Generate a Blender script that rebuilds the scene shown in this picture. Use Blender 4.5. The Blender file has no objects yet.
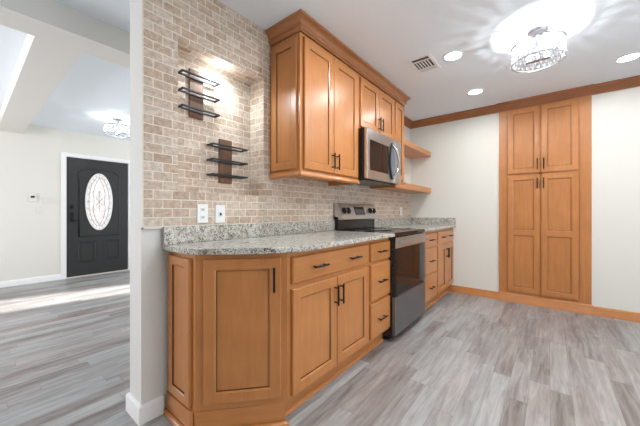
import bpy, bmesh, math, random
from mathutils import Vector, Matrix
random.seed(7)
scene = bpy.context.scene
COL = scene.collection

# ------------------------------------------------------------------ camera, world, sun, daylight, exposure
CAM_H = 1.13
cam_data = bpy.data.cameras.new('camera')
cam = bpy.data.objects.new('camera', cam_data)
COL.objects.link(cam)
cam.location = (0, 0, CAM_H)
cam.rotation_euler = (math.pi/2, 0, math.atan(230/286))
cam_data.sensor_width = 36
cam_data.lens = 286/640*36
cam_data.shift_y = -1/640
cam_data.clip_start = 0.02
scene.camera = cam

scene.view_settings.view_transform = 'Standard'
scene.view_settings.look = 'None'
scene.view_settings.gamma = 1
scene.view_settings.use_curve_mapping = False
scene.view_settings.exposure = 0.36

world = bpy.data.worlds.new('world')
scene.world = world
world.use_nodes = True
bg = world.node_tree.nodes['Background']
bg.inputs[0].default_value = (0.80, 0.90, 1.0, 1)
bg.inputs[1].default_value = 1.0

def lamp(name, kind, loc, rot, energy, color=(1, 1, 1), size=1, size_y=None, shape=None, angle=None, parent=None, spread=None):
    d = bpy.data.lights.new(name, kind)
    d.energy = energy
    d.color = color
    if kind == 'AREA':
        d.shape = shape or ('RECTANGLE' if size_y else 'SQUARE')
        d.size = size
        if size_y: d.size_y = size_y
        if spread: d.spread = spread
    if kind == 'POINT': d.shadow_soft_size = size
    if kind == 'SUN': d.angle = angle or 0.01
    o = bpy.data.objects.new(name, d)
    COL.objects.link(o)
    o.location = loc
    o.rotation_euler = rot
    if parent:
        o.parent = parent
        o.location = Vector(loc) - parent.location
    return o

R90 = math.pi/2
# low sun through the narrow glazed opening of the living room's rear wall
sd = Vector((0.22, 1, 0)).normalized() * math.cos(math.radians(24)) + Vector((0, 0, -math.sin(math.radians(24))))
sun = lamp('sun', 'SUN', (-8, -6, 5), sd.to_track_quat('-Z', 'Y').to_euler(), 15.0, (1.0, 0.98, 0.95), angle=0.05)
# daylight entering by the windows behind the camera and in the living room
lamp('daylight_kitchen_window', 'AREA', (0.5, -2.52, 1.55), (R90, 0, 0), 4, (0.93, 0.97, 1.0), 2.6, 1.5)
lamp('daylight_kitchen_side_window', 'AREA', (2.12, 1.75, 1.30), (R90, 0, R90), 23.5, (0.92, 0.97, 1.0), 2.2, 1.5)
lamp('daylight_living_window', 'AREA', (-4.0, -2.52, 1.5), (R90, 0, 0), 72, (0.96, 0.95, 1.0), 2.4, 1.7)

lamp('entry_fill_light', 'AREA', (-4.2, 4.26, 1.45), (-R90, 0, 0), 46, (0.95, 0.97, 1.0), 2.0, 1.5)  # made-up source: fill added to brighten the entry floor and ceiling by bounce

# ------------------------------------------------------------------ materials
def nt(name):
    m = bpy.data.materials.new(name)
    m.use_nodes = True
    t = m.node_tree
    return m, t, t.nodes['Principled BSDF']

def node(t, typ, **kw):
    n = t.nodes.new(typ)
    for k, v in kw.items():
        if k.startswith('i_'):
            key = k[2:]
            n.inputs[int(key) if key.isdigit() else key.replace('_', ' ')].default_value = v
        else:
            setattr(n, k, v)
    return n

def ramp(t, stops):
    r = t.nodes.new('ShaderNodeValToRGB')
    els = r.color_ramp.elements
    while len(els) > 1: els.remove(els[-1])
    els[0].position = stops[0][0]; els[0].color = (*stops[0][1], 1)
    for p, c in stops[1:]:
        e = els.new(p); e.color = (*c, 1)
    return r

def mathn(t, op, a, b=None, c=None):
    n = t.nodes.new('ShaderNodeMath'); n.operation = op
    for i, v in enumerate((a, b, c)):
        if v is None: continue
        if isinstance(v, (int, float)): n.inputs[i].default_value = v
        else: t.links.new(v, n.inputs[i])
    return n.outputs[0]

def flat(name, color, rough=0.5, metal=0.0, emit=None, strength=0, coat=0, noise=0.0, nscale=40, bump=0.0, spec=None):
    m, t, b = nt(name)
    b.inputs['Base Color'].default_value = (*color, 1)
    b.inputs['Roughness'].default_value = rough
    b.inputs['Metallic'].default_value = metal
    if spec is not None: b.inputs['Specular IOR Level'].default_value = spec
    b.inputs['Coat Weight'].default_value = coat
    if emit:
        b.inputs['Emission Color'].default_value = (*emit, 1)
        b.inputs['Emission Strength'].default_value = strength
    if noise or bump:
        tc = node(t, 'ShaderNodeTexCoord')
        n = node(t, 'ShaderNodeTexNoise', i_Scale=nscale, i_Detail=4.0)
        t.links.new(tc.outputs['Object'], n.inputs['Vector'])
        if noise:
            lo = tuple(c*(1-noise) for c in color); hi = tuple(min(1, c*(1+noise)) for c in color)
            r = ramp(t, [(0.3, lo), (0.7, hi)])
            t.links.new(n.outputs['Fac'], r.inputs[0]); t.links.new(r.outputs[0], b.inputs['Base Color'])
        if bump:
            bp = node(t, 'ShaderNodeBump', i_Strength=bump, i_Distance=0.002)
            t.links.new(n.outputs['Fac'], bp.inputs['Height']); t.links.new(bp.outputs[0], b.inputs['Normal'])
    return m

def wood(name, lo, hi, horizontal=False, rough=0.33, scale=1.0, coat=0.25):
    m, t, b = nt(name)
    uv = node(t, 'ShaderNodeUVMap')
    mp = node(t, 'ShaderNodeMapping')
    s = (3.0*scale, 34.0*scale, 1) if horizontal else (34.0*scale, 3.0*scale, 1)
    mp.inputs['Scale'].default_value = s
    t.links.new(uv.outputs[0], mp.inputs['Vector'])
    oi = node(t, 'ShaderNodeObjectInfo')
    off = node(t, 'ShaderNodeVectorMath', operation='ADD')
    t.links.new(mp.outputs[0], off.inputs[0])
    cmb = node(t, 'ShaderNodeCombineXYZ')
    t.links.new(mathn(t, 'MULTIPLY', oi.outputs['Random'], 37.0), cmb.inputs[0])
    t.links.new(mathn(t, 'MULTIPLY', oi.outputs['Random'], 91.0), cmb.inputs[1])
    t.links.new(cmb.outputs[0], off.inputs[1])
    n1 = node(t, 'ShaderNodeTexNoise', i_Scale=1.0, i_Detail=5.0, i_Roughness=0.6, i_Distortion=0.4)
    t.links.new(off.outputs[0], n1.inputs['Vector'])
    n2 = node(t, 'ShaderNodeTexNoise', i_Scale=5.0, i_Detail=2.0)
    t.links.new(uv.outputs[0], n2.inputs['Vector'])
    mix = mathn(t, 'ADD', mathn(t, 'MULTIPLY', n1.outputs['Fac'], 0.6), mathn(t, 'MULTIPLY', n2.outputs['Fac'], 0.4))
    mix = mathn(t, 'ADD', mix, mathn(t, 'MULTIPLY', mathn(t, 'SUBTRACT', oi.outputs['Random'], 0.5), 0.10))
    r = ramp(t, [(0.32, lo), (0.66, hi)])
    t.links.new(mix, r.inputs[0])
    t.links.new(r.outputs[0], b.inputs['Base Color'])
    b.inputs['Roughness'].default_value = rough
    b.inputs['Coat Weight'].default_value = coat
    b.inputs['Coat Roughness'].default_value = 0.25
    return m

def brick_mat():
    m, t, b = nt('tumbled_travertine_brick')
    uv = node(t, 'ShaderNodeUVMap')
    br = node(t, 'ShaderNodeTexBrick', offset=0.5, offset_frequency=2, squash=1.0)
    br.inputs['Color1'].default_value = (0, 0, 0, 1); br.inputs['Color2'].default_value = (1, 1, 1, 1)
    br.inputs['Mortar'].default_value = (0.5, 0.5, 0.5, 1)
    br.inputs['Scale'].default_value = 1.0
    br.inputs['Mortar Size'].default_value = 0.0026
    br.inputs['Mortar Smooth'].default_value = 0.25
    br.inputs['Bias'].default_value = 0.0
    br.inputs['Brick Width'].default_value = 0.1015
    br.inputs['Row Height'].default_value = 0.0508
    mp = node(t, 'ShaderNodeMapping'); mp.inputs['Location'].default_value = (0.013, 0.018, 0)
    t.links.new(uv.outputs[0], mp.inputs[0]); t.links.new(mp.outputs[0], br.inputs['Vector'])
    r = ramp(t, [(0.0, (0.48, 0.355, 0.265)), (0.3, (0.58, 0.46, 0.37)), (0.55, (0.64, 0.535, 0.45)), (0.8, (0.55, 0.41, 0.305)), (1.0, (0.68, 0.59, 0.51))])
    t.links.new(br.outputs['Color'], r.inputs[0])
    n = node(t, 'ShaderNodeTexNoise', i_Scale=38.0, i_Detail=6.0, i_Roughness=0.7)
    t.links.new(uv.outputs[0], n.inputs['Vector'])
    rr = ramp(t, [(0.32, (0.68, 0.65, 0.61)), (0.60, (1.12, 1.12, 1.12))])
    t.links.new(n.outputs['Fac'], rr.inputs[0])
    mul = node(t, 'ShaderNodeMix', data_type='RGBA', blend_type='MULTIPLY')
    mul.inputs[0].default_value = 1.0
    t.links.new(r.outputs[0], mul.inputs[6]); t.links.new(rr.outputs[0], mul.inputs[7])
    mx = node(t, 'ShaderNodeMix', data_type='RGBA')
    t.links.new(br.outputs['Fac'], mx.inputs[0])
    t.links.new(mul.outputs[2], mx.inputs[6]); mx.inputs[7].default_value = (0.82, 0.765, 0.68, 1)
    t.links.new(mx.outputs[2], b.inputs['Base Color'])
    h = mathn(t, 'SUBTRACT', mathn(t, 'MULTIPLY', n.outputs['Fac'], 0.35), br.outputs['Fac'])
    bp = node(t, 'ShaderNodeBump', i_Strength=0.45, i_Distance=0.003)
    t.links.new(h, bp.inputs['Height']); t.links.new(bp.outputs[0], b.inputs['Normal'])
    b.inputs['Roughness'].default_value = 0.6
    return m

def granite_mat():
    m, t, b = nt('speckled_granite')
    tc = node(t, 'ShaderNodeTexCoord')
    P = tc.outputs['Object']
    n1 = node(t, 'ShaderNodeTexNoise', i_Scale=26.0, i_Detail=6.0, i_Roughness=0.75, i_Distortion=0.6)
    t.links.new(P, n1.inputs['Vector'])
    r1 = ramp(t, [(0.30, (0.26, 0.235, 0.195)), (0.43, (0.46, 0.44, 0.38)), (0.55, (0.64, 0.625, 0.575)), (0.72, (0.40, 0.39, 0.365))])
    t.links.new(n1.outputs['Fac'], r1.inputs[0])
    v = node(t, 'ShaderNodeTexVoronoi', i_Scale=240.0)
    t.links.new(P, v.inputs['Vector'])
    sep = node(t, 'ShaderNodeSeparateColor'); t.links.new(v.outputs['Color'], sep.inputs[0])
    n2 = node(t, 'ShaderNodeTexNoise', i_Scale=30.0, i_Detail=3.0)
    t.links.new(P, n2.inputs['Vector'])
    k = mathn(t, 'ADD', sep.outputs[0], mathn(t, 'MULTIPLY', mathn(t, 'SUBTRACT', n2.outputs['Fac'], 0.5), 1.5))
    r2 = ramp(t, [(0.0, (1, 1, 1)), (0.76, (1, 1, 1)), (0.80, (0, 0, 0))]); t.links.new(k, r2.inputs[0])
    mx = node(t, 'ShaderNodeMix', data_type='RGBA')
    t.links.new(r2.outputs[0], mx.inputs[0]); mx.inputs[6].default_value = (0.085, 0.08, 0.075, 1)
    t.links.new(r1.outputs[0], mx.inputs[7])
    v2 = node(t, 'ShaderNodeTexVoronoi', i_Scale=170.0); t.links.new(P, v2.inputs['Vector'])
    sep2 = node(t, 'ShaderNodeSeparateColor'); t.links.new(v2.outputs['Color'], sep2.inputs[0])
    r3 = ramp(t, [(0.0, (0, 0, 0)), (0.86, (0, 0, 0)), (0.9, (0.75, 0.75, 0.75))]); t.links.new(sep2.outputs[1], r3.inputs[0])
    mx2 = node(t, 'ShaderNodeMix', data_type='RGBA'); t.links.new(r3.outputs[0], mx2.inputs[0])
    t.links.new(mx.outputs[2], mx2.inputs[6]); mx2.inputs[7].default_value = (0.36, 0.25, 0.15, 1)
    t.links.new(mx2.outputs[2], b.inputs['Base Color'])
    b.inputs['Roughness'].default_value = 0.16
    return m

def floor_mat():
    m, t, b = nt('grey_vinyl_planks')
    tc = node(t, 'ShaderNodeTexCoord')
    sx = node(t, 'ShaderNodeSeparateXYZ'); t.links.new(tc.outputs['Object'], sx.inputs[0])
    X, Y = sx.outputs[0], sx.outputs[1]
    W, L = 0.105, 0.85
    xr = mathn(t, 'DIVIDE', X, W)
    row = mathn(t, 'FLOOR', xr)
    wn = node(t, 'ShaderNodeTexWhiteNoise', noise_dimensions='1D'); t.links.new(row, wn.inputs['W'])
    yy = mathn(t, 'ADD', mathn(t, 'DIVIDE', Y, L), mathn(t, 'MULTIPLY', wn.outputs['Value'], 7.3))
    coln = mathn(t, 'FLOOR', yy)
    idv = node(t, 'ShaderNodeCombineXYZ'); t.links.new(row, idv.inputs[0]); t.links.new(coln, idv.inputs[1])
    pn = node(t, 'ShaderNodeTexWhiteNoise', noise_dimensions='2D'); t.links.new(idv.outputs[0], pn.inputs['Vector'])
    # grain, stretched along the plank, shifted per plank
    gx = mathn(t, 'ADD', mathn(t, 'MULTIPLY', X, 30.0), mathn(t, 'MULTIPLY', pn.outputs['Value'], 50.0))
    gy = mathn(t, 'ADD', mathn(t, 'MULTIPLY', Y, 2.6), mathn(t, 'MULTIPLY', pn.outputs['Value'], 90.0))
    gv = node(t, 'ShaderNodeCombineXYZ'); t.links.new(gx, gv.inputs[0]); t.links.new(gy, gv.inputs[1])
    g = node(t, 'ShaderNodeTexNoise', i_Scale=1.0, i_Detail=6.0, i_Roughness=0.65, i_Distortion=0.8)
    t.links.new(gv.outputs[0], g.inputs['Vector'])
    gx2 = mathn(t, 'MULTIPLY', X, 9.0); gy2 = mathn(t, 'MULTIPLY', Y, 2.2)
    gv2 = node(t, 'ShaderNodeCombineXYZ'); t.links.new(gx2, gv2.inputs[0]); t.links.new(gy2, gv2.inputs[1])
    g2 = node(t, 'ShaderNodeTexNoise', i_Scale=1.0, i_Detail=3.0); t.links.new(gv2.outputs[0], g2.inputs['Vector'])
    k = mathn(t, 'ADD', mathn(t, 'MULTIPLY', pn.outputs['Value'], 0.30), mathn(t, 'MULTIPLY', g.outputs['Fac'], 0.95))
    k = mathn(t, 'ADD', k, mathn(t, 'MULTIPLY', g2.outputs['Fac'], 0.35))
    r = ramp(t, [(0.50, (0.160, 0.136, 0.128)), (0.66, (0.262, 0.240, 0.230)), (0.82, (0.345, 0.332, 0.322)), (0.98, (0.43, 0.425, 0.413))])
    t.links.new(mathn(t, 'MULTIPLY', k, 0.95), r.inputs[0])
    hue = node(t, 'ShaderNodeMix', data_type='RGBA', blend_type='MULTIPLY'); hue.inputs[0].default_value = 1.0
    r2 = ramp(t, [(0.0, (1.0, 0.93, 0.91)), (0.5, (1, 1, 1)), (1.0, (0.94, 0.985, 1.0))])
    t.links.new(pn.outputs['Color'], r2.inputs[0])
    t.links.new(r.outputs[0], hue.inputs[6]); t.links.new(r2.outputs[0], hue.inputs[7])
    # thin seams
    fx = mathn(t, 'FRACT', xr); fy = mathn(t, 'FRACT', yy)
    ex = mathn(t, 'LESS_THAN', mathn(t, 'MINIMUM', fx, mathn(t, 'SUBTRACT', 1.0, fx)), 0.010)
    ey = mathn(t, 'LESS_THAN', mathn(t, 'MINIMUM', fy, mathn(t, 'SUBTRACT', 1.0, fy)), 0.0015)
    e = mathn(t, 'MULTIPLY', mathn(t, 'MAXIMUM', ex, ey), 0.45)
    mx = node(t, 'ShaderNodeMix', data_type='RGBA'); t.links.new(e, mx.inputs[0])
    t.links.new(hue.outputs[2], mx.inputs[6]); mx.inputs[7].default_value = (0.10, 0.085, 0.08, 1)
    t.links.new(mx.outputs[2], b.inputs['Base Color'])
    b.inputs['Roughness'].default_value = 0.42
    return m

M = dict(
    maple=wood('honey_maple', (0.45, 0.170, 0.047), (0.55, 0.224, 0.068)),
    maple_h=wood('honey_maple_horizontal', (0.45, 0.170, 0.047), (0.55, 0.224, 0.068), horizontal=True),
    crown=wood('stained_crown_wood', (0.27, 0.098, 0.034), (0.38, 0.15, 0.058), horizontal=True),
    glaze=flat('dark_brown_glaze', (0.15, 0.055, 0.018), 0.4, noise=0.1),
    cap=wood('cabinet_crown_wood', (0.37, 0.140, 0.046), (0.46, 0.188, 0.066), horizontal=True),
    rackwood=wood('dark_reclaimed_wood', (0.06, 0.028, 0.014), (0.20, 0.09, 0.042), rough=0.55, scale=2.0, coat=0),
    brick=brick_mat(), granite=granite_mat(), floor=floor_mat(),
    wall=flat('warm_white_wall_paint', (0.76, 0.74, 0.68), 0.6, bump=0.05, nscale=120),
    jamb=flat('soft_white_wall_paint', (0.72, 0.71, 0.675), 0.6, bump=0.08, nscale=90),
    beam=flat('cream_beam_paint', (0.77, 0.755, 0.71), 0.6),
    ceiling=flat('white_ceiling_paint', (0.84, 0.90, 0.955), 0.7, bump=0.05, nscale=60),
    white=flat('white_trim_paint', (0.86, 0.86, 0.85), 0.35, noise=0.015),
    plastic=flat('white_plastic', (0.88, 0.88, 0.88), 0.3, noise=0.01),
    plate=flat('wall_coloured_plastic', (0.74, 0.725, 0.675), 0.4, noise=0.01),
    grout=flat('pale_edge_trim', (0.74, 0.69, 0.61), 0.5, noise=0.03),
    black=flat('black_metal', (0.007, 0.007, 0.008), 0.45, noise=0.1, spec=0.3),
    rackmetal=flat('charcoal_metal', (0.020, 0.021, 0.026), 0.4, metal=0.3, noise=0.1),
    glassblack=flat('black_glass', (0.008, 0.008, 0.009), 0.05, noise=0.02, spec=0.45),
    enamel=flat('black_enamel', (0.014, 0.014, 0.015), 0.25, noise=0.05),
    steel=flat('brushed_stainless', (0.58, 0.575, 0.57), 0.30, metal=1.0, noise=0.04, nscale=8),
    slate=flat('blue_grey_plastic', (0.16, 0.18, 0.215), 0.35, noise=0.05),
    midsteel=flat('satin_grey_stainless', (0.23, 0.235, 0.245), 0.34, metal=0.9, noise=0.04, nscale=8),
    darksteel=flat('dark_slate_stainless', (0.20, 0.205, 0.215), 0.32, metal=0.9, noise=0.04, nscale=8),
    chrome=flat('chrome', (0.55, 0.55, 0.57), 0.12, metal=1.0, noise=0.02),
    nickel=flat('brushed_nickel', (0.42, 0.42, 0.45), 0.3, metal=1.0, noise=0.03),
    door=flat('charcoal_door_paint', (0.024, 0.025, 0.025), 0.42, noise=0.06, nscale=30),
    bronze=flat('dark_bronze', (0.010, 0.010, 0.011), 0.4, metal=0.4, noise=0.1),
    dark=flat('dark_slot', (0.03, 0.03, 0.032), 0.8, noise=0.1),
    vent=flat('vent_white', (0.88, 0.88, 0.88), 0.4, noise=0.01),
    ventdark=flat('vent_shade', (0.10, 0.10, 0.10), 0.7, noise=0.05),
    lens=flat('lamp_lens', (1, 1, 1), 0.4, emit=(1, 0.98, 0.95), strength=9),
    bulb=flat('lit_bulb', (1, 1, 1), 0.4, emit=(1, 0.97, 0.93), strength=25),
    lead=flat('lead_caming', (0.20, 0.19, 0.19), 0.4, metal=0.5, noise=0.1),
)

def crystal_mat():
    m, t, b = nt('cut_crystal')
    out = t.nodes['Material Output']
    tr = node(t, 'ShaderNodeBsdfTransparent'); tr.inputs[0].default_value = (0.95, 0.96, 0.98, 1)
    gl = node(t, 'ShaderNodeBsdfGlossy'); gl.inputs['Roughness'].default_value = 0.08
    tl = node(t, 'ShaderNodeBsdfTranslucent'); tl.inputs[0].default_value = (0.95, 0.96, 1.0, 1)
    a = node(t, 'ShaderNodeMixShader'); a.inputs[0].default_value = 0.5
    t.links.new(tr.outputs[0], a.inputs[1]); t.links.new(tl.outputs[0], a.inputs[2])
    c = node(t, 'ShaderNodeMixShader'); c.inputs[0].default_value = 0.16
    t.links.new(a.outputs[0], c.inputs[1]); t.links.new(gl.outputs[0], c.inputs[2])
    t.links.new(c.outputs[0], out.inputs[0])
    return m
M['crystal'] = crystal_mat()

def leaded_mat():
    # obscured oval light with the bright porch behind it
    m, t, b = nt('leaded_glass')
    tc = node(t, 'ShaderNodeTexCoord')
    v = node(t, 'ShaderNodeTexVoronoi', i_Scale=9.0); t.links.new(tc.outputs['Object'], v.inputs['Vector'])
    n = node(t, 'ShaderNodeTexNoise', i_Scale=14.0, i_Detail=3.0); t.links.new(tc.outputs['Object'], n.inputs['Vector'])
    r = ramp(t, [(0.30, (0.62, 0.55, 0.52)), (0.5, (0.74, 0.70, 0.68)), (0.7, (0.84, 0.83, 0.82))])
    t.links.new(n.outputs['Fac'], r.inputs[0])
    t.links.new(r.outputs[0], b.inputs['Base Color']); t.links.new(r.outputs[0], b.inputs['Emission Color'])
    b.inputs['Emission Strength'].default_value = 0.33
    b.inputs['Roughness'].default_value = 0.2
    return m
M['leaded'] = leaded_mat()

# ------------------------------------------------------------------ geometry helpers
class MB:
    def __init__(self): self.bm = bmesh.new(); self.mat2 = None
    def box(self, x0, x1, y0, y1, z0, z1, bev=0.0, T=None):
        bm = self.bm
        if x0 > x1: x0, x1 = x1, x0
        if y0 > y1: y0, y1 = y1, y0
        if z0 > z1: z0, z1 = z1, z0
        P = [Vector((x, y, z)) for z in (z0, z1) for y in (y0, y1) for x in (x0, x1)]
        if T is not None: P = [T @ p for p in P]
        vs = [bm.verts.new(p) for p in P]
        F = [(0, 2, 3, 1), (4, 5, 7, 6), (0, 1, 5, 4), (2, 6, 7, 3), (0, 4, 6, 2), (1, 3, 7, 5)]
        fs = [bm.faces.new([vs[i] for i in f]) for f in F]
        if bev > 0:
            es = list({e for f in fs for e in f.edges})
            bmesh.ops.bevel(bm, geom=es, offset=bev, segments=2, profile=0.5, affect='EDGES')
        return self
    def poly_prism(self, pts, z0, z1, bev=0.0):
        bm = self.bm
        lo = [bm.verts.new((x, y, z0)) for x, y in pts]; hi = [bm.verts.new((x, y, z1)) for x, y in pts]
        n = len(pts)
        fs = [bm.faces.new(hi), bm.faces.new(lo[::-1])]
        for i in range(n):
            fs.append(bm.faces.new([lo[i], lo[(i+1) % n], hi[(i+1) % n], hi[i]]))
        if bev > 0:
            es = list(fs[0].edges) + list(fs[1].edges)
            bmesh.ops.bevel(bm, geom=es, offset=bev, segments=2, profile=0.5, affect='EDGES')
        return self
    def loops(self, loops, cap0=True, cap1=True, closed=True, smooth=False):
        bm = self.bm
        L = [[bm.verts.new(p) for p in lp] for lp in loops]
        n = len(L[0])
        for a, b in zip(L[:-1], L[1:]):
            for i in range(n if closed else n-1):
                bm.faces.new([a[i], a[(i+1) % n], b[(i+1) % n], b[i]]).smooth = smooth
        if cap0: bm.faces.new(L[0][::-1])
        if cap1: bm.faces.new(L[-1])
        return self
    def tube(self, pts, r, seg=8, closed=False, caps=True, rn=None):
        pts = [Vector(p) for p in pts]; n = len(pts)
        rings = []; up = None
        for i in range(n):
            if closed: d = (pts[(i+1) % n] - pts[i-1])
            else: d = pts[min(i+1, n-1)] - pts[max(i-1, 0)]
            d.normalize()
            if up is None:
                up = Vector((0, 0, 1)) if abs(d.z) < 0.9 else Vector((1, 0, 0))
            s = d.cross(up); s.normalize(); u = s.cross(d); u.normalize(); up = u
            rr = rn[i] if rn else r
            rings.append([pts[i] + (s*math.cos(2*math.pi*k/seg) + u*math.sin(2*math.pi*k/seg))*rr for k in range(seg)])
        if closed: rings.append(rings[0])
        self.loops(rings, caps and not closed, caps and not closed, smooth=True)
        if closed: bmesh.ops.remove_doubles(self.bm, verts=self.bm.verts[:], dist=1e-6)
        return self
    def lathe(self, prof, c, seg=32, axis='Z', T=None):
        # prof: (radius, height) from one end to the other
        rings = []
        for r, h in prof:
            ring = []
            for k in range(seg):
                a = 2*math.pi*k/seg
                p = Vector((r*math.cos(a), r*math.sin(a), h))
                if T is not None: p = T @ p
                ring.append(p + Vector(c))
            rings.append(ring)
        return self.loops(rings, smooth=True)
    def sweep(self, prof, path, zc=0.0):
        # prof: closed list of (out, z); path: open (x, y) list; outwards is to the right of travel
        path = [Vector((p[0], p[1])) for p in path]; n = len(path)
        rings = []
        for i in range(n):
            ds = []
            if i > 0: ds.append((path[i]-path[i-1]).normalized())
            if i < n-1: ds.append((path[i+1]-path[i]).normalized())
            ns = [Vector((d.y, -d.x)) for d in ds]
            if len(ns) == 1: nn = ns[0]
            else:
                nn = (ns[0]+ns[1]).normalized(); nn = nn / max(0.2, nn.dot(ns[0]))
            rings.append([Vector((path[i].x + nn.x*o, path[i].y + nn.y*o, z+zc)) for o, z in prof])
        return self.loops(rings, smooth=True)
    def panel(self, T, u0, u1, v0, v1, t=0.02, openings=None, stile=0.055, n0=0.0, deep=0.009, edge=0.004):
        # framed door/drawer front in the local frame T (u right, v up, n out)
        bm = self.bm
        def rect(a, b, c, d, n): return [T @ Vector(p) for p in ((a, c, n), (b, c, n), (b, d, n), (a, d, n))]
        t1 = n0+t
        self.loops([rect(u0, u1, v0, v1, n0), rect(u0, u1, v0, v1, t1-edge), rect(u0+edge, u1-edge, v0+edge, v1-edge, t1)], True, openings is None)
        if openings is None: return self
        a, b = u0+edge, u1-edge
        def quad(p, q, r, s):
            bm.faces.new([bm.verts.new(x) for x in rect(p, q, r, s, t1)])
        quad(a, u0+stile, v0+edge, v1-edge); quad(u1-stile, b, v0+edge, v1-edge)
        prev = v0+edge
        for (o0, o1) in openings:
            quad(u0+stile, u1-stile, prev, o0); prev = o1
            A, B = u0+stile, u1-stile
            self.loops([rect(A, B, o0, o1, t1), rect(A+.009, B-.009, o0+.009, o1-.009, t1-.005)], False, False)
            n0_ = len(bm.faces)
            self.loops([rect(A+.009, B-.009, o0+.009, o1-.009, t1-.005), rect(A+.0095, B-.0095, o0+.0095, o1-.0095, t1-.012),
                        rect(A+.0125, B-.0125, o0+.0125, o1-.0125, t1-.012)], False, False)
            bm.faces.ensure_lookup_table()
            for f in bm.faces[n0_:]: f.material_index = 1
            self.loops([rect(A+.0125, B-.0125, o0+.0125, o1-.0125, t1-.012), rect(A+.013, B-.013, o0+.013, o1-.013, t1-.011)], False, True)
        self.mat2 = M['glaze']
        quad(u0+stile, u1-stile, prev, v1-edge)
        return self
    def build(self, name, mat, parent=None, origin=None, smooth=True, world_loc=None):
        bm = self.bm
        bmesh.ops.recalc_face_normals(bm, faces=bm.faces[:])
        uvl = bm.loops.layers.uv.new('UVMap')
        for f in bm.faces:
            n = f.normal; ax, ay, az = abs(n.x), abs(n.y), abs(n.z)
            for l in f.loops:
                c = l.vert.co
                if az >= ax and az >= ay: l[uvl].uv = (c.y, c.x)
                elif ax > ay*0.999: l[uvl].uv = (c.y, c.z)
                else: l[uvl].uv = (c.x, c.z)
        base = parent_world(parent) if parent else Vector(origin or (0, 0, 0))
        bmesh.ops.translate(bm, verts=bm.verts[:], vec=-base)
        me = bpy.data.meshes.new(name)
        bm.to_mesh(me); bm.free()
        if smooth:
            flags = [p.use_smooth for p in me.polygons]
            if any(flags):
                me.set_sharp_from_angle(angle=math.radians(50))
                me.polygons.foreach_set('use_smooth', flags)
        me.materials.append(mat)
        if self.mat2: me.materials.append(self.mat2)
        o = bpy.data.objects.new(name, me)
        COL.objects.link(o)
        if parent: o.parent = parent
        else: o.location = base
        return o

def parent_world(p):
    w = Vector((0, 0, 0))
    while p is not None:
        w = w + p.location; p = p.parent
    return w

def props(o, label=None, cat=None, group=None, kind=None):
    if label: o['label'] = label
    if cat: o['category'] = cat
    if group: o['group'] = group
    if kind: o['kind'] = kind
    return o

def thing(name, label, cat, loc, group=None, kind=None):
    o = bpy.data.objects.new(name, None)
    o.empty_display_size = 0.1
    COL.objects.link(o); o.location = loc
    return props(o, label, cat, group, kind)

def frame(origin, u):
    u = Vector((u[0], u[1], 0)).normalized(); v = Vector((0, 0, 1)); n = u.cross(v)
    T = Matrix((u, v, n)).transposed().to_4x4()
    T.translation = Vector(origin)
    return T

# ------------------------------------------------------------------ dimensions
WX = -1.69            # tiled face of the kitchen's left wall
BY = 4.34             # pantry wall
CZ = 2.512            # ceiling
JY = 0.592            # free end of the left wall
X0, X1, Y0 = -6.40, 2.20, -2.60
NY0, NY1, NZ0, NZ1, NX = 0.78, 1.420, 1.250, 2.140, -1.853   # niche

def S(name, mb, mat, label, cat, **kw):
    o = mb.build(name, mat, **kw)
    return props(o, label, cat, kind='structure')

# ------------------------------------------------------------------ shell
S('floor', MB().box(X0-.1, X1+.1, Y0-.1, BY+.1, -.08, 0), M['floor'], 'grey wood-look plank floor running through the rooms', 'floor', smooth=False)
S('ceiling', MB().box(X0-.1, X1+.1, Y0-.1, BY+.1, CZ, CZ+.1), M['ceiling'], 'smooth white ceiling over kitchen and entry', 'ceiling', smooth=False)
S('wall_back', MB().box(X0, -5.2, BY, BY+.1, 0, CZ).box(-3.2, X1, BY, BY+.1, 0, CZ).box(-5.2, -3.2, BY, BY+.1, 0, .7).box(-5.2, -3.2, BY, BY+.1, 2.2, CZ), M['wall'], 'warm white kitchen wall with the pantry in it', 'wall', smooth=False)  # unseen opening in the entry part, added for the fill light
mb = MB()
mb.box(X1, X1+.1, Y0, .6, 0, CZ).box(X1, X1+.1, 2.9, BY, 0, CZ).box(X1, X1+.1, .6, 2.9, 0, .50).box(X1, X1+.1, .6, 2.9, 2.1, CZ)
S('wall_right', mb, M['wall'], 'white kitchen side wall with a wide window', 'wall', smooth=False)
mb = MB()
xs = [(X0, -6.08, None), (-6.08, -5.45, (0.02, 2.12)), (-5.45, -5.2, None), (-5.2, -2.8, (.65, 2.35)), (-2.8, -.8, None), (-.8, 1.8, (.8, 2.3)), (1.8, X1, None)]
for a, b, hole in xs:
    if hole is None: mb.box(a, b, Y0-.1, Y0, 0, CZ)
    else:
        mb.box(a, b, Y0-.1, Y0, 0, hole[0]); mb.box(a, b, Y0-.1, Y0, hole[1], CZ)
S('wall_front', mb, M['wall'], 'white wall behind the viewer with windows', 'wall', smooth=False)
S('wall_entry', MB().box(X0-.1, X0, Y0, 1.075, 0, CZ).box(X0-.1, X0, 2.01, BY, 0, CZ).box(X0-.1, X0, 1.075, 2.01, 2.08, CZ), M['wall'],
  'off-white entry wall around the dark front door', 'wall', smooth=False)
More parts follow.
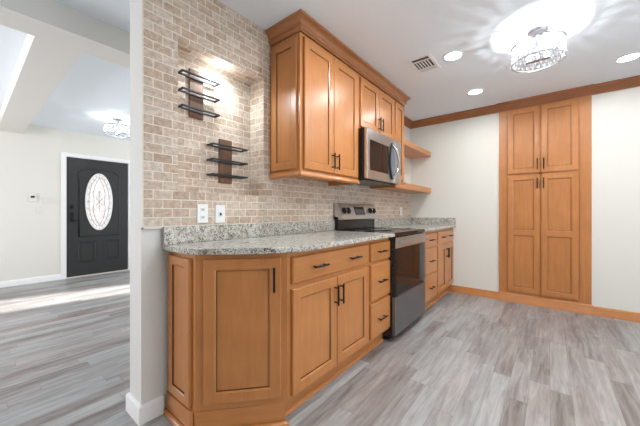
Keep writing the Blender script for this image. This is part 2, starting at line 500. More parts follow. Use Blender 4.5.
# partition between kitchen and entry, with the tiled niche let into it
cx = WX-.012
mb = MB()
mb.box(-1.868, cx, JY, NY0-.012, 0, CZ).box(-1.868, cx, NY1+.012, BY, 0, CZ)
mb.box(-1.868, cx, NY0-.012, NY1+.012, 0, NZ0-.012).box(-1.868, cx, NY0-.012, NY1+.012, NZ1+.012, CZ)
mb.box(-1.868, NX-.012, NY0-.012, NY1+.012, NZ0-.012, NZ1+.012)
S('wall_left', mb, M['jamb'], 'white painted partition with a square free end beside the cabinets', 'wall', smooth=False)
TZ = 1.046   # lower edge of the tile
mb = MB()
mb.box(cx, WX, JY, NY0, TZ, CZ).box(cx, WX, NY1, 3.33, TZ-.12, CZ).box(cx, WX, 3.33, BY, TZ-.12, 1.45).box(cx, WX, NY0, NY1, TZ, NZ0).box(cx, WX, NY0, NY1, NZ1, CZ)
mb.box(NX-.012, NX, NY0, NY1, NZ0, NZ1)
mb.box(NX, cx, NY0-.012, NY0, NZ0, NZ1).box(NX, cx, NY1, NY1+.012, NZ0, NZ1)
mb.box(NX, cx, NY0, NY1, NZ1, NZ1+.012).box(NX, cx, NY0, NY1, NZ0-.012, NZ0)
S('wall_tiling', mb, M['brick'], 'beige tumbled brick tile covering the kitchen wall and its lit niche', 'tiled wall', smooth=False)
mb = MB().box(cx, WX+.003, JY-.001, JY+.006, TZ-.008, CZ-.001).box(cx, WX+.003, JY-.001, .70, TZ-.008, TZ)
S('trim_1', mb, M['grout'], 'thin pale strip edging the brick tile at the wall end', 'trim', smooth=False)
S('wall_corner', MB().box(cx, WX-.001, 3.33, BY, 1.45, CZ), M['wall'], 'painted strip of wall behind the open corner shelves', 'wall', smooth=False)
# dropped beams of the entry ceiling
mb = MB().box(-2.775, -2.525, Y0, 3.5, 2.345, CZ)
import mathutils
S('beam_1', mb, M['beam'], 'cream dropped beam crossing the ceiling between kitchen and entry', 'beam', smooth=False)
S('beam_2', MB().box(X0, -2.775, .305, .565, 2.345, CZ), M['beam'], 'cream dropped beam running from the cross beam to the entry wall', 'beam', smooth=False)

# base boards
BB = [(0, 0), (.015, 0), (.015, .078), (.010, .086), (0, .09)]
S('baseboard_entry', MB().sweep(BB, [(X0, Y0), (X0, 1.015)]), M['white'], 'white baseboard along the entry wall', 'baseboard')
BJ = [(0, 0), (.016, 0), (.016, .088), (.010, .098), (0, .10)]
S('baseboard_left', MB().sweep(BJ, [(-1.868, 1.4), (-1.868, JY), (cx, JY), (cx, .70)]), M['white'],
  'white baseboard wrapping the free end of the partition', 'baseboard')
BW = [(0, 0), (.022, 0), (.022, .015), (.014, .024), (.014, .082), (.008, .092), (0, .095)]
S('baseboard_back', MB().sweep(BW, [(-1.13, BY), (-.519, BY)]).sweep(BW, [(.366, BY), (X1, BY)]), M['maple_h'],
  'honey wood baseboard on both sides of the pantry', 'baseboard')
# crown on the walls
WC = [(0, 2.418), (.010, 2.418), (.014, 2.432), (.022, 2.440), (.048, 2.474), (.056, 2.486), (.070, 2.490), (.070, CZ-.001), (0, CZ-.001)]
S('trim_2', MB().sweep(WC, [(WX, 3.45), (WX, BY), (X1, BY)]), M['crown'], 'brown wood crown moulding under the ceiling of the pantry wall', 'crown moulding')
# hidden windows' frames behind the viewer
def window(name, x0, x1, z0, z1, label, yx=None):
    mb = MB(); w = .05
    mb.box(x0, x0+w, Y0-.08, Y0-.02, z0, z1).box(x1-w, x1, Y0-.08, Y0-.02, z0, z1).box(x0, x1, Y0-.08, Y0-.02, z0, z0+w).box(x0, x1, Y0-.08, Y0-.02, z1-w, z1)
    o = S(name, mb, M['white'], label, 'window', smooth=False)
    MB().box(x0+.02, x1-.02, Y0-.018, Y0-.012, z0+.02, z1-.01).build('sun_blocker', M['white'], o)  # unseen sheet added to keep the sun from entering here
window('window_1', -.8, 1.8, .8, 2.3, 'white framed kitchen window behind the viewer')
window('window_2', -5.2, -2.8, .65, 2.35, 'white framed living room window')

# ------------------------------------------------------------------ front door
d = thing('door_1', 'dark charcoal front door with an oval leaded glass light', 'front door', (X0, 1.565, 0), kind='structure')
DY0, DY1, DH = 1.090, 1.995, 2.07
T = frame((X0-.03, 0, 0), (0, 1))
slab = MB().box(X0-.05, X0-.006, DY0, DY1, .015, DH, bev=.003).build('door_slab', M['door'], d)
def bead(pts, r=.010):
    return MB().tube([T @ Vector((p[0], p[1], .026)) for p in pts], r, 6, closed=True)
dc = 1.553
up = [(dc-.30, .70), (dc+.30, .70), (dc+.30, 1.80)]
for k in range(0, 13):
    a = math.pi*k/12
    up.append((dc+.30*math.cos(a)*1.0 if 0 < k < 12 else dc+.30*math.cos(a), 1.80+.10*math.sin(a)))
bead(up[:3] + up[4:15] + [(dc-.30, 1.80)]).build('panel_moulding', M['door'], slab)
for a, b in ((dc-.30, dc-.065), (dc+.075, dc+.30)):
    bead([(a, .255), (b, .255), (b, .60), (a, .60)]).build('panel_moulding', M['door'], slab)
    MB().panel(T, a+.035, b-.035, .29, .565, t=.008, n0=.022).build('raised_panel', M['door'], slab)
def ell(rx, rz, n, c=(dc-.012, 1.315), off=.024):
    return [T @ Vector((c[0]+rx*math.cos(2*math.pi*k/n), c[1]+rz*math.sin(2*math.pi*k/n), off)) for k in range(n)]
g = MB(); g.loops([ell(.185, .495, 48, off=.020), ell(.185, .495, 48, off=.030)]); g = g.build('oval_glass', M['leaded'], d)
MB().tube(ell(.192, .502, 48, off=.030), .014, 8, closed=True).build('glass_rim', M['white'], g)
cm = MB()
cm.tube(ell(.150, .44, 40, off=.031), .0035, 5, closed=True)
for k in range(0, 24):
    a = 2*math.pi*k/24
    cm.tube([T @ Vector((dc-.012+r1*math.cos(a), 1.315+r2*math.sin(a), .031)) for r1, r2 in ((.150, .44), (.183, .49))], .003, 4)
c0 = (dc-.012, 1.315)
for s in (1.0, .62):
    cm.tube([T @ Vector((c0[0]+p[0]*s, c0[1]+p[1]*s, .031)) for p in ((0, .20), (.075, 0), (0, -.20), (-.075, 0))], .004, 5, closed=True)
for sx in (-1, 1):
    cm.tube([T @ Vector((c0[0]+sx*x, c0[1]+z, .031)) for x, z in ((.0, .43), (.06, .30), (.09, .15), (.075, 0), (.09, -.15), (.06, -.30), (0, -.43))], .0035, 5)
    cm.tube([T @ Vector((c0[0]+sx*x, c0[1]+z, .031)) for x, z in ((-.05, .07), (.05, -.07))], .003, 4)
cm.tube([T @ Vector((c0[0], c0[1]+z, .031)) for z in (-.2, .2)], .003, 4)
cm.build('lead_pattern', M['lead'], g)
hs = MB(); hs.box(X0-.004, X0+.012, DY0+.045, DY0+.095, .96, 1.13, bev=.006)
hs.tube([(X0+.01, DY0+.07, .99), (X0+.05, DY0+.07, .99), (X0+.055, DY0+.10, .985), (X0+.055, DY0+.17, .98)], .010, 8)
hs.build('door_handle', M['bronze'], d)
MB().lathe([(.030, 0), (.030, .012), (.022, .02), (.001, .021)], (X0-.004, DY0+.07, 1.22), 20, T=Matrix.Rotation(R90, 4, 'Y')).build('deadbolt', M['bronze'], d)
cs = MB()
cs.box(X0, X0+.018, DY0-.075, DY0-.012, 0, DH+.07).box(X0, X0+.018, DY1+.012, DY1+.075, 0, DH+.07).box(X0, X0+.018, DY0-.012, DY1+.012, DH+.010, DH+.07)
cs.box(X0-.09, X0, DY0-.014, DY0-.002, 0, DH+.01).box(X0-.09, X0, DY1+.002, DY1+.014, 0, DH+.01).box(X0-.09, X0, DY0-.002, DY1+.002, DH+.002, DH+.01)
cs.build('casing', M['white'], d)
MB().box(X0-.09, X0+.03, DY0-.002, DY1+.002, 0, .014, bev=.003).build('threshold', M['grout'], d)

# small plates on the entry wall
t = thing('thermostat', 'small white alarm keypad with dark display on the entry wall', 'keypad', (X0, .678, 1.36))
MB().box(X0, X0+.022, .625, .725, 1.30, 1.43, bev=.005).build('housing', M['wall'], t)
MB().box(X0+.022, X0+.026, .655, .70, 1.355, 1.385, bev=.001).build('display', M['dark'], t)
t = thing('switch_plate', 'cream three-gang light switch plate between keypad and front door', 'light switch', (X0, .88, 1.31))
MB().box(X0, X0+.006, .79, .97, 1.25, 1.37, bev=.002).build('plate', M['plate'], t)
for k in range(3):
    MB().box(X0+.006, X0+.010, .82+k*.05, .85+k*.05, 1.28, 1.345, bev=.001).build('rocker', M['plate'], t)
t = thing('blank_cover_plate', 'plain cream blank cover plate under the keypad', 'wall plate', (X0, .76, 1.16))
MB().box(X0, X0+.005, .72, .80, 1.10, 1.22, bev=.002).build('plate', M['plate'], t)
for z in (1.12, 1.20):
    MB().lathe([(.004, 0), (.004, .002), (.001, .003)], (X0+.005, .76, z), 8, T=Matrix.Rotation(R90, 4, 'Y')).build('screw', M['nickel'], t)

# ------------------------------------------------------------------ cabinets
def pull(parent, T, u, v, orient, length=.128, n0=.02):
    d = Vector((0, 1, 0)) if orient == 'v' else Vector((1, 0, 0))
    c = Vector((u, v, n0)); h = length/2; o = Vector((0, 0, .030))
    mb = MB()
    mb.tube([T @ (c + o - d*h), T @ (c + o + d*h)], .0062, 10)
    for s in (-1, 1):
        mb.tube([T @ (c + d*s*h*.72), T @ (c + o + d*s*h*.72)], .005, 8)
    return mb.build('handle', M['black'], parent)

def door(parent, T, u0, u1, v0, v1, handle=None, n0=0.0, mid=None, stile=.055, name='door'):
    if mid: ops = [(v0+stile, mid-stile*.55), (mid+stile*.55, v1-stile)]
    else: ops = [(v0+stile, v1-stile)]
    o = MB().panel(T, u0, u1, v0, v1, openings=ops, n0=n0, stile=stile).build(name, M['maple'], parent)
    if handle: pull(o, T, handle[0], handle[1], handle[2], n0=n0+.02)
    return o

def drawer(parent, T, u0, u1, v0, v1, handles=()):
    o = MB().panel(T, u0, u1, v0, v1, edge=.007).build('drawer', M['maple_h'], parent)
    for h in handles: pull(o, T, h, (v0+v1)/2, 'h')
    return o

FX = -1.095       # base face frame plane
KX = -1.155       # kick board plane
ZB, ZT = .115, .916
TF = frame((FX, 0, 0), (0, 1))

# angled end cabinet
A = Vector((-1.405, .735)); B = Vector((-1.095, 1.078)); EY = .735
ang = thing('angled_base_cabinet', 'wide-panelled angled base cabinet at the free end of the counter', 'base cabinet', (-1.44, .93, 0))
pts = [(WX-.008, EY), (A.x, A.y), (B.x, B.y), (WX-.008, B.y)]
MB().poly_prism(pts, ZB, ZT).build('body', M['maple'], ang)
TD = frame((A.x, A.y, 0), (B.x-A.x, B.y-A.y))
LD = (B-A).length
door(ang, TD, .044, LD-.030, .152, .890, handle=(LD-.066, .780, 'v'), stile=.052)
TE = frame((WX, EY, 0), (1, 0))
door(ang, TE, .012, .254, .125, .890, stile=.042, name='end_panel')
MB().poly_prism([(WX-.008, EY-.004), (A.x+.004, EY-.004), (B.x-.006, B.y-.006), (B.x-.055, B.y), (WX-.008, B.y)], .0, ZB-.001).build('plinth', M['maple_h'], ang)
MB().box(WX-.004, A.x-.008, EY-.020, EY-.0045, .02, .112, bev=.004).build('plinth_board', M['maple_h'], ang)

# double door cabinet with one wide drawer
dd = thing('double_door_base_cabinet', 'base cabinet with one wide two-handle drawer above paired doors', 'base cabinet', (-1.4, 1.5, 0))
y0, y1 = 1.080, 1.950
MB().box(WX, FX, y0, y1, ZB, ZT).build('body', M['maple'], dd)
MB().box(WX+.05, KX, y0, y1, 0, ZB-.001).build('plinth', M['maple_h'], dd)
drawer(dd, TF, 1.107, 1.928, .738, .886, (1.325, 1.715))
door(dd, TF, 1.107, 1.514, .135, .712, handle=(1.488, .60, 'v'))
door(dd, TF, 1.520, 1.928, .135, .712, handle=(1.546, .60, 'v'))

# three drawer stack beside the range
ds = thing('drawer_base_cabinet', 'three-drawer base cabinet standing left of the range', 'base cabinet', (-1.4, 2.13, 0))
y0, y1 = 1.952, 2.314
MB().box(WX, FX, y0, y1, ZB, ZT).build('body', M['maple'], ds)
MB().box(WX+.05, KX, y0, y1, 0, ZB-.001).build('plinth', M['maple_h'], ds)
for a, b in ((.738, .886), (.430, .716), (.135, .410)):
    drawer(ds, TF, 1.972, 2.308, a, b, (2.13,))

# cabinets beyond the range
RY0, RY1 = 2.315, 3.072
FX2, KX2 = -1.078, -1.138
TF2 = frame((FX2, 0, 0), (0, 1))
fs = thing('drawer_base_cabinet', 'three-drawer base cabinet between the range and the far cabinet', 'base cabinet', (-1.4, 3.33, 0))
y0, y1 = RY1+.012, 3.585
MB().box(WX, FX2, y0, y1, ZB, ZT).build('body', M['maple'], fs)
MB().box(WX+.05, KX2, y0, y1, 0, ZB-.001).build('plinth', M['maple_h'], fs)
for a, b in ((.738, .886), (.430, .716), (.135, .410)):
    drawer(fs, TF2, y0+.02, 3.560, a, b, (3.33,))
fd = thing('double_door_base_cabinet', 'far base cabinet with one drawer over two doors against the pantry wall', 'base cabinet', (-1.4, 3.96, 0))
y0, y1 = 3.587, BY-.001
MB().box(WX, FX2, y0, y1, ZB, ZT).build('body', M['maple'], fd)
MB().box(WX+.05, KX2, y0, y1, 0, ZB-.001).build('plinth', M['maple_h'], fd)
drawer(fd, TF2, 3.615, 4.315, .738, .886, (3.80, 4.13))
door(fd, TF2, 3.615, 3.962, .135, .712, handle=(3.935, .60, 'v'))
door(fd, TF2, 3.968, 4.315, .135, .712, handle=(3.995, .60, 'v'))

# shoe moulding round the base run
SH = [(0, 0), (.018, 0), (.016, .010), (.010, .017), (0, .020)]
S('trim_3', MB().sweep(SH, [(WX-.006, EY-.021), (A.x-.002, EY-.021), (B.x-.003, B.y-.012), (B.x-.052, B.y+.006), (KX, 1.12), (KX, 2.30)]),
  M['maple_h'], 'wood shoe moulding at the foot of the near base cabinets', 'shoe moulding')
S('trim_4', MB().sweep(SH, [(KX2, RY1+.014), (KX2, BY-.001)]), M['maple_h'], 'wood shoe moulding at the foot of the far base cabinets', 'shoe moulding')

# ------------------------------------------------------------------ countertops
CT0, CT1 = .917, .947
pl = [(WX, .695), (-1.44, .695), (-1.40, .700), (-1.365, .722), (-1.30, .787), (-1.235, .852), (-1.14, .945), (-1.090, 1.005), (-1.060, 1.065), (-1.043, 1.14), (-1.035, 1.25)]
pl += [(-1.035, RY0-.004), (WX, RY0-.004)]
c = thing('countertop', 'long speckled granite countertop with a curved corner, left of the range', 'countertop', (-1.4, 1.5, CT0))
MB().poly_prism(pl, CT0, CT1, bev=.006).build('slab', M['granite'], c)
MB().box(WX, WX+.022, .695, RY0-.004, CT1, 1.047, bev=.003).build('backsplash', M['granite'], c)
c = thing('countertop', 'short granite countertop in the corner right of the range', 'countertop', (-1.4, 3.7, CT0))
MB().box(WX, -1.032, RY1+.004, BY, CT0, CT1, bev=.006).build('slab', M['granite'], c)
bs = MB().box(WX, WX+.022, RY1+.004, BY, CT1, 1.047, bev=.003).box(WX+.022, -1.034, BY-.022, BY, CT1, 1.047, bev=.003)
bs.build('backsplash', M['granite'], c)

# ------------------------------------------------------------------ range
r = thing('range', 'freestanding electric range with black glass door and stainless drawer', 'range', (-1.36, 2.69, 0))
RF = -1.062
MB().box(WX+.03, RF, RY0, RY1, .035, .918, bev=.003).build('body', M['enamel'], r)
for yy in (RY0+.05, RY1-.05):
    for xx in (RF-.06, WX+.09):
        MB().lathe([(.016, 0), (.016, .02), (.010, .022), (.010, .035)], (xx, yy, 0), 12).build('foot', M['black'], r)
MB().box(WX+.03, RF+.022, RY0-.002, RY1+.002, .918, .950, bev=.004).build('cooktop', M['glassblack'], r)
cook = r.children[-1]
for (bx, by, br) in ((-1.25, 2.51, .105), (-1.25, 2.88, .085), (-1.48, 2.51, .075), (-1.48, 2.88, .095)):
    MB().lathe([(br, .9502), (br, .9508), (br-.004, .9508), (br-.004, .9502)], (bx, by, 0), 32).build('burner_ring', M['darksteel'], cook)
TR = frame((RF, 0, 0), (0, 1))
od = MB().panel(TR, RY0+.004, RY1-.004, .400, .908, t=.030, edge=.004).build('oven_door', M['enamel'], r)
MB().box(RF+.028, RF+.034, RY0+.004, RY1-.004, .815, .908, bev=.002).build('door_top_rail', M['steel'], od)
MB().box(RF+.028, RF+.0325, RY0+.012, RY1-.060, .402, .811, bev=.001).build('door_glass', M['glassblack'], od)
MB().box(RF+.028, RF+.033, RY1-.060, RY1-.004, .402, .813, bev=.001).build('door_edge_strip', M['darksteel'], od)
hb = MB()
hb.box(RF+.062, RF+.080, RY0+.03, RY1-.03, .855, .885, bev=.007)
for yy in (RY0+.07, RY1-.07): hb.box(RF+.030, RF+.066, yy-.012, yy+.012, .860, .880, bev=.003)
hb.build('door_handle', M['steel'], od)
MB().panel(TR, RY0+.004, RY1-.004, .062, .392, t=.032, edge=.006).build('storage_drawer', M['midsteel'], r)
# back guard with sloped stainless control panel
bg_ = MB().box(WX+.002, WX+.060, RY0+.004, RY1-.004, .950, 1.085, bev=.004).box(WX+.0005, WX+.008, RY0+.002, RY1-.002, .950, 1.214); bg_ = bg_.build('back_guard', M['enamel'], r)
cpv = MB()
prof = [(WX+.040, 1.218), (WX+.002, 1.218), (WX+.002, 1.062), (WX+.104, 1.048), (WX+.110, 1.056), (WX+.050, 1.212)]
cpv.loops([[Vector((x, y, z)) for x, z in prof] for y in (RY0+.004, RY1-.004)])
cp = cpv.build('control_panel', M['steel'], r)
a_, b_ = Vector((WX+.110, 0, 1.056)), Vector((WX+.050, 0, 1.212))
vdir = (b_-a_).normalized(); ndir = Vector((0, 1, 0)).cross(vdir)
TC = Matrix((Vector((0, 1, 0)), vdir, ndir)).transposed().to_4x4(); TC.translation = a_
for y in (RY0+.075, RY0+.150, RY1-.150, RY1-.075):
    kb = MB().lathe([(.034, 0), (.034, .006), (.025, .010), (.025, .022), (.020, .026), (.001, .026)], (0, 0, 0), 20,
                    T=TC @ Matrix.Translation((y, .092, .0)))
    k = kb.build('knob', M['black'], cp)
    MB().box(y-.004, y+.004, .072, .112, .024, .034, bev=.001, T=TC).build('grip', M['chrome'], k)
MB().box(2.59, 2.79, .045, .135, 0, .004, T=TC).build('display', M['glassblack'], cp)

# ------------------------------------------------------------------ upper cabinets
UX = -1.38
TU = frame((UX, 0, 0), (0, 1))
UZ1 = 2.41
u1 = thing('double_door_wall_cabinet', 'tall two-door wall cabinet with panelled end beside the niche', 'wall cabinet', (-1.53, 1.88, 1.40))
y0, y1, z0 = 1.490, 2.272, 1.425
MB().box(WX, UX, y0, y1, z0, UZ1).build('body', M['maple'], u1)
TUE = frame((WX, y0, 0), (1, 0))
door(u1, TUE, .016, .285, 1.440, 2.385, n0=-.006, name='end_panel', stile=.05)
door(u1, TU, 1.520, 1.873, 1.440, 2.385, handle=(1.845, 1.535, 'v'))
door(u1, TU, 1.879, 2.252, 1.440, 2.385, handle=(1.907, 1.535, 'v'))
LR = [(0, 1.385), (.014, 1.385), (.020, 1.392), (.020, 1.402), (.012, 1.410), (.012, 1.424), (0, 1.424)]
LRi = [(-.018, 1.385), (.012, 1.385), (.020, 1.392), (.020, 1.402), (.012, 1.410), (.012, 1.424), (-.018, 1.424)]
MB().sweep(LRi, [(WX, y0+.004), (UX+.004, y0+.004), (UX+.004, y1-.022), (WX, y1-.022)]).build('light_rail', M['maple_h'], u1)

MZ1 = 1.905
u2 = thing('short_wall_cabinet', 'short two-door wall cabinet directly above the microwave', 'wall cabinet', (-1.53, 2.66, MZ1))
y0, y1 = 2.274, 3.048
MB().box(WX, UX, y0, y1, MZ1+.003, UZ1).build('body', M['maple'], u2)
door(u2, TU, 2.300, 2.662, 1.925, 2.385, handle=(2.636, 2.02, 'v'))
door(u2, TU, 2.668, 3.030, 1.925, 2.385, handle=(2.694, 2.02, 'v'))
u3 = thing('narrow_wall_cabinet', 'slim single-door wall cabinet right of the microwave', 'wall cabinet', (-1.53, 3.18, 1.5))
y0, y1 = 3.050, 3.318
MB().box(WX, UX, y0, y1, 1.487, UZ1).build('body', M['maple'], u3)
door(u3, TU, 3.066, 3.302, 1.505, 2.385, stile=.05)
CR = [(0, 2.412), (.007, 2.412), (.008, 2.420), (.016, 2.424), (.021, 2.430), (.022, 2.438), (.018, 2.445), (.022, 2.460), (.034, 2.482), (.048, 2.492), (.056, 2.495), (.056, CZ-.001), (0, CZ-.001)]
S('trim_5', MB().sweep(CR, [(WX, 1.488), (UX+.006, 1.488), (UX+.006, 3.335), (WX, 3.335)]), M['cap'],
  'stepped wood crown moulding on top of the wall cabinets', 'crown moulding')

# open corner shelves
sh = thing('corner_shelf', 'upper thick wooden shelf in the corner above the counter', 'shelf', (-1.53, 3.83, 1.95))
MB().box(WX, -1.376, 3.320, BY, 1.950, 2.015, bev=.003).build('board', M['maple_h'], sh)
sh = thing('corner_shelf', 'lower thick wooden shelf running under the slim cabinet to the pantry wall', 'shelf', (-1.53, 3.7, 1.41))
MB().box(WX, -1.376, 3.056, BY, 1.412, 1.486, bev=.003).build('board', M['maple_h'], sh)
bk = [(0, 1.405), (.016, 1.405), (.022, 1.414), (.022, 1.440), (.012, 1.448), (.012, 1.470), (.018, 1.476), (.018, 1.488), (0, 1.488)]
MB().sweep(bk, [(-1.42, 3.064), (-1.376, 3.064), (-1.376, 3.325), (-1.40, 3.325)]).build('edge_moulding', M['maple_h'], sh)

# ------------------------------------------------------------------ microwave
m = thing('microwave', 'stainless over-the-range microwave with a large bowed handle', 'microwave', (-1.5, 2.66, 1.43))
my0, my1, mz0, mz1, mx = 2.280, 3.040, 1.437, 1.903, -1.315
MB().box(WX, mx, my0, my1, mz0, mz1, bev=.003).build('body', M['enamel'], m)
MB().box(WX+.05, mx-.03, my0+.06, my1-.06, mz0-.006, mz0+.001).build('underside_grille', M['enamel'], m)
TM = frame((mx, 0, 0), (0, 1))
wy1 = my0+.545
fd_ = MB()
# door frame with an opening for the window
W0, W1, Z0_, Z1_ = my0+.055, my0+.435, mz0+.080, mz1-.105
fd_.panel(TM, my0+.001, my0+.590, mz0+.002, mz1-.002, t=.028, edge=.005)
md = fd_.build('door', M['steel'], m)
MB().panel(TM, W0, W1, Z0_, Z1_, t=.003, n0=.0275, edge=.001).build('window', M['glassblack'], md)
MB().panel(TM, my0+.592, my1-.001, mz0+.002, mz1-.002, t=.028, edge=.005).build('control_panel', M['steel'], m)
pn = m.children[-1]
MB().panel(TM, my0+.610, my1-.02, mz0+.03, mz1-.03, t=.002, n0=.0275, edge=.0005).build('keypad', M['steel'], pn)
hy = my0+.535
hd = MB(); pts = []; rn = []
for k in range(17):
    q = -1+2*k/16
    pts.append(TM @ Vector((hy+.075*(1-q*q)-.02, mz0+.22+q*.185, .030+.045*(1-q*q))))
    rn.append(.013)
hd.tube(pts, .013, 10)
hd.build('handle', M['chrome'], md)
pk = MB()
lp = []; lq = []
for k in range(25):
    q = -1+2*k/24
    lp.append(TM @ Vector((hy-.025-.050*(1-q*q), mz0+.22+q*.185, .0285)))
for k in range(25):
    q = 1-2*k/24
    lq.append(TM @ Vector((hy-.02+.070*(1-q*q), mz0+.22+q*.185, .0285)))
outer = lp + lq[1:-1]
pk.loops([outer, [p + Vector((.004, 0, 0)) for p in outer]])
pk.build('handle_recess', M['slate'], md)
MB().tube([p + Vector((.006, 0, 0)) for p in lp], .011, 8).build('recess_edge', M['black'], md)

# ------------------------------------------------------------------ pantry
p = thing('pantry_cabinet', 'tall built-in four-door pantry cabinet set into the white wall', 'pantry', (-.075, BY, 0))
PY = 4.322
TP = frame((0, PY, 0), (1, 0))
pb = MB()
px0, px1 = -.512, .357
pb.box(px0, -.425, PY, BY, .105, 2.43, bev=.002).box(.258, px1, PY, BY, .105, 2.43, bev=.002)
pb.box(-.425, .258, PY+.001, BY, .105, .135).box(-.425, .258, PY+.001, BY, 1.575, 1.615).box(-.425, .258, PY+.001, BY, 2.40, 2.43).box(-.10, -.075, PY+.001, BY, .135, 2.40)
pb.build('face_frame', M['maple'], p)
MB().box(-.425, -.375, PY+.004, BY-.001, .135, 2.40).box(.21, .258, PY+.004, BY-.001, .135, 2.40).build('inner_stile', M['maple'], p)
MB().sweep([(0, 0), (.030, 0), (.030, .012), (.020, .022), (.020, .095), (.012, .108), (0, .110)], [(px0-.008, PY+.004), (px1+.010, PY+.004)]).build('base_board', M['maple_h'], p)
MB().sweep([(o+.0, z) for o, z in WC], [(px0-.015, PY), (px1+.015, PY)]).build('crown', M['crown'], p)
door(p, TP, -.418, -.093, 1.605, 2.405, handle=(-.118, 1.705, 'v'))
door(p, TP, -.085, .250, 1.605, 2.405, handle=(-.058, 1.705, 'v'))
door(p, TP, -.418, -.093, .140, 1.582, handle=(-.118, 1.475, 'v'), mid=.875)
door(p, TP, -.085, .250, .140, 1.582, handle=(-.058, 1.475, 'v'), mid=.875)

# ------------------------------------------------------------------ wine racks in the niche
def rack(label, yb0, yb1, zb0, zb1, yl0, yl1, zs, xf):
    t = thing('wine_rack', label, 'wine rack', (NX, (yb0+yb1)/2, zb0), group='wine racks in the tiled niche')
    MB().box(NX+.0005, NX+.012, yb0, yb1, zb0, zb1, bev=.002).build('board', M['rackwood'], t)
    h = .0055
    for z in zs:
        q = MB(); xb = NX+.0125
        q.box(xb, xb+2*h, yl0, yl1, z-h, z+h, bev=.001).box(xf-2*h, xf, yl0, yl1, z-h, z+h, bev=.001)
        q.box(xb+2*h, xf-2*h, yl0, yl0+2*h, z-h, z+h).box(xb+2*h, xf-2*h, yl1-2*h, yl1, z-h, z+h)
        q.build('bottle_loop', M['rackmetal'], t)
rack('upper black metal wine rack hung near the niche lamp', .925, 1.022, 1.755, 2.075, .846, 1.108, (2.013, 1.903, 1.797), -1.775)
rack('lower black metal wine rack hung near the niche corner', 1.142, 1.247, 1.338, 1.655, 1.043, 1.325, (1.590, 1.488, 1.386), -1.755)

# ------------------------------------------------------------------ outlets
def outlet(label, y, z, kind, w=.070, h=.115):
    t = thing('wall_outlet', label, 'outlet', (WX, y, z-h/2))
    x = WX
    MB().box(x, x+.006, y-w/2, y+w/2, z-h/2, z+h/2, bev=.002).build('plate', M['plastic'], t)
    if kind == 'duplex':
        for s in (-1, 1):
            f = MB().box(x+.006, x+.008, y-.017, y+.017, z+s*.024-.014, z+s*.024+.014, bev=.001).build('socket', M['plastic'], t)
            q = MB()
            for dy in (-.006, .006): q.box(x+.008, x+.0085, y+dy-.0022, y+dy+.0022, z+s*.024-.006, z+s*.024+.008)
            q.build('slot', M['dark'], f)
    else:
        f = MB().box(x+.006, x+.008, y-.011, y+.011, z-.018, z+.018, bev=.001).build('frame', M['plastic'], t)
        MB().box(x+.008, x+.014, y-.005, y+.005, z-.010, z+.008, bev=.001).build('toggle', M['dark'], f)
outlet('white duplex outlet on the brick tile below the niche', .930, 1.120, 'duplex')
outlet('white toggle switch plate on the brick tile right of the duplex outlet', 1.052, 1.117, 'toggle')
outlet('small white outlet in the far corner over the short countertop', 3.98, 1.138, 'duplex')

# ------------------------------------------------------------------ lamps
def downlight(label, x, y, z, r, watts, group, lcol=(.95, .98, 1.0), spread=3.0):
    t = thing('recessed_light', label, 'recessed light', (x, y, z), group=group)
    MB().lathe([(r*1.22, 0), (r*1.22, -.004), (r*1.05, -.007), (r, -.004), (r, 0)], (x, y, z), 32).build('trim_ring', M['plastic'], t)
    MB().lathe([(r*.99, -.001), (r*.99, -.005), (.001, -.006)], (x, y, z), 32).build('lens', M['lens'], t)
    lamp('recessed_lamp', 'AREA', (x, y, z-.012), (0, 0, 0), watts, lcol, size=r*1.5, shape='DISK', parent=t, spread=spread)
G = 'recessed ceiling lights'
DW = 5.2
downlight('round recessed ceiling light next to the air vent', -.668, 2.708, CZ, .068, DW, G)
downlight('round recessed ceiling light nearest the pantry crown moulding', -.670, 3.675, CZ, .068, DW, G)
downlight('round recessed ceiling light at the right of the chandelier', .545, 3.72, CZ, .068, DW, G)
downlight('round recessed ceiling light above the long countertop', -.67, 1.74, CZ, .068, 10, G)
downlight('round recessed ceiling light beside the wide window, in line with the chandelier', .545, 2.73, CZ, .068, DW, G)
downlight('round recessed ceiling light beside the wide window, in front of the viewer', .545, 1.74, CZ, .068, DW, G)
downlight('round recessed ceiling light beside the viewer near the wide window', .545, .77, CZ, .068, DW, G)
downlight('small round recessed lamp in the top of the tiled niche', -1.758, 1.100, NZ1, .036, 2.7, 'niche lamp', (.82, .94, 1.0), spread=2.75)
lamp('niche_fill_light', 'POINT', (-1.752, 1.10, NZ1-.07), (0, 0, 0), .7, (.85, .95, 1.0), size=.03)  # extra fill added below the niche lamp, floating without a fixture

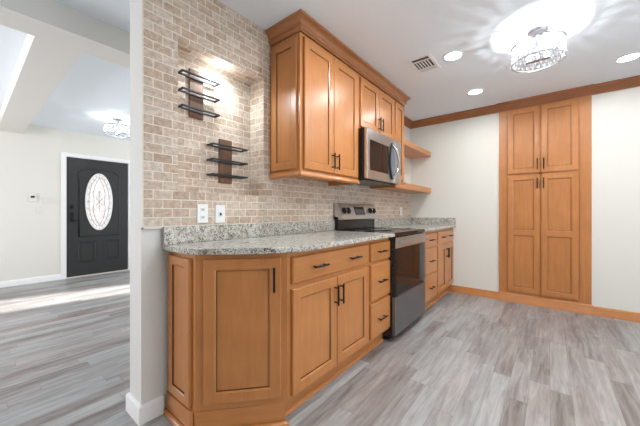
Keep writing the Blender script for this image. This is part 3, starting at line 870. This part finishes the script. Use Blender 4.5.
def drum(name, label, x, y, z0, z1, R, watts, rows=3, n=28):
    t = thing(name, label, 'ceiling light', (x, y, CZ))
    MB().lathe([(.065, 0), (.065, -.012), (.058, -.022), (.014, -.024), (.012, z1-.03-CZ), (.001, z1-.032-CZ)], (x, y, CZ), 32).build('canopy', M['nickel'], t)
    for nm, z in (('top_ring', z1), ('bottom_ring', z0)):
        MB().tube([(x+R*math.cos(2*math.pi*k/48), y+R*math.sin(2*math.pi*k/48), z) for k in range(48)], .0055, 8, closed=True).build(nm, M['nickel'], t)
    sp = MB()
    for a in (0.5, 0.5+math.pi/2):
        d_ = Vector((math.cos(a), math.sin(a), 0))*R
        sp.tube([Vector((x, y, z1))-d_, Vector((x, y, z1))+d_], .004, 6)
    sp.build('spider', M['nickel'], t)
    cr = MB(); hh = (z1-z0-.01)/rows
    for j in range(rows):
        for i in range(n):
            a = 2*math.pi*(i+.5*(j % 2))/n
            c_ = Vector((x+(R-.004)*math.cos(a), y+(R-.004)*math.sin(a), z0+.005+hh*(j+.5)))
            tt = Vector((-math.sin(a), math.cos(a), 0))*(math.pi*R/n*.66); nn = Vector((math.cos(a), math.sin(a), 0))*.010
            vt = [cr.bm.verts.new(c_+q) for q in (tt, nn, -tt, -nn, Vector((0, 0, hh*.52)), Vector((0, 0, -hh*.52)))]
            for k in range(4):
                cr.bm.faces.new([vt[k], vt[(k+1) % 4], vt[4]]); cr.bm.faces.new([vt[(k+1) % 4], vt[k], vt[5]])
    o = cr.build('crystal_band', M['crystal'], t, smooth=False); o['kind'] = 'stuff'
    bar = MB().box(x-.075, x+.075, y-.012, y+.012, z0+.002, z0+.016, bev=.004).tube([(x, y, z0+.01), (x, y, z1)], .006, 8); bar.build('socket_bar', M['nickel'], t)
    for s in (-1, 1):
        b = MB().lathe([(.010, 0), (.012, .008), (.015, .020), (.013, .030), (.006, .036), (.001, .038)], (x+s*.055, y, z0+.016), 16).build('bulb', M['bulb'], t)
        lamp('bulb_lamp', 'POINT', (x+s*.055, y, z0+.062), (0, 0, 0), watts, (.93, .97, 1.0), size=.008, parent=t)
drum('crystal_drum_light', 'large round crystal drum light on the kitchen ceiling', -.073, 2.735, 2.275, 2.405, .165, 3.6)
drum('crystal_drum_light', 'crystal drum light on the entry ceiling in front of the dark door', -5.0, 1.43, 2.275, 2.40, .165, 2.0)

# ceiling air vent
v = thing('ceiling_vent', 'white rectangular air vent in the kitchen ceiling', 'vent', (-.905, 2.69, CZ))
vx0, vx1, vy0, vy1 = -1.020, -.812, 2.530, 2.840
q = MB(); z = CZ; w = .028
q.box(vx0, vx0+w, vy0, vy1, z-.008, z, bev=.002).box(vx1-w, vx1, vy0, vy1, z-.008, z, bev=.002).box(vx0+w, vx1-w, vy0, vy0+w, z-.008, z, bev=.002).box(vx0+w, vx1-w, vy1-w, vy1, z-.008, z, bev=.002)
q.build('frame', M['vent'], v)
MB().box(vx0+w, vx1-w, vy0+w, vy1-w, z-.002, z-.0005).build('backing', M['ventdark'], v)
sl = MB()
sl.box(vx0+w, vx1-w, vy0+.075, vy0+.088, z-.007, z-.002)
for k in range(5):
    xx = vx0+w+.018+k*.026
    sl.box(xx, xx+.008, vy0+.088, vy1-.075, z-.007, z-.002)
sl.box(vx0+w, vx1-w, vy1-.075, vy1-.062, z-.007, z-.002).box(vx0+w, vx1-w, vy1-.050, vy1-.040, z-.007, z-.002)
sl.build('slats', M['vent'], v)
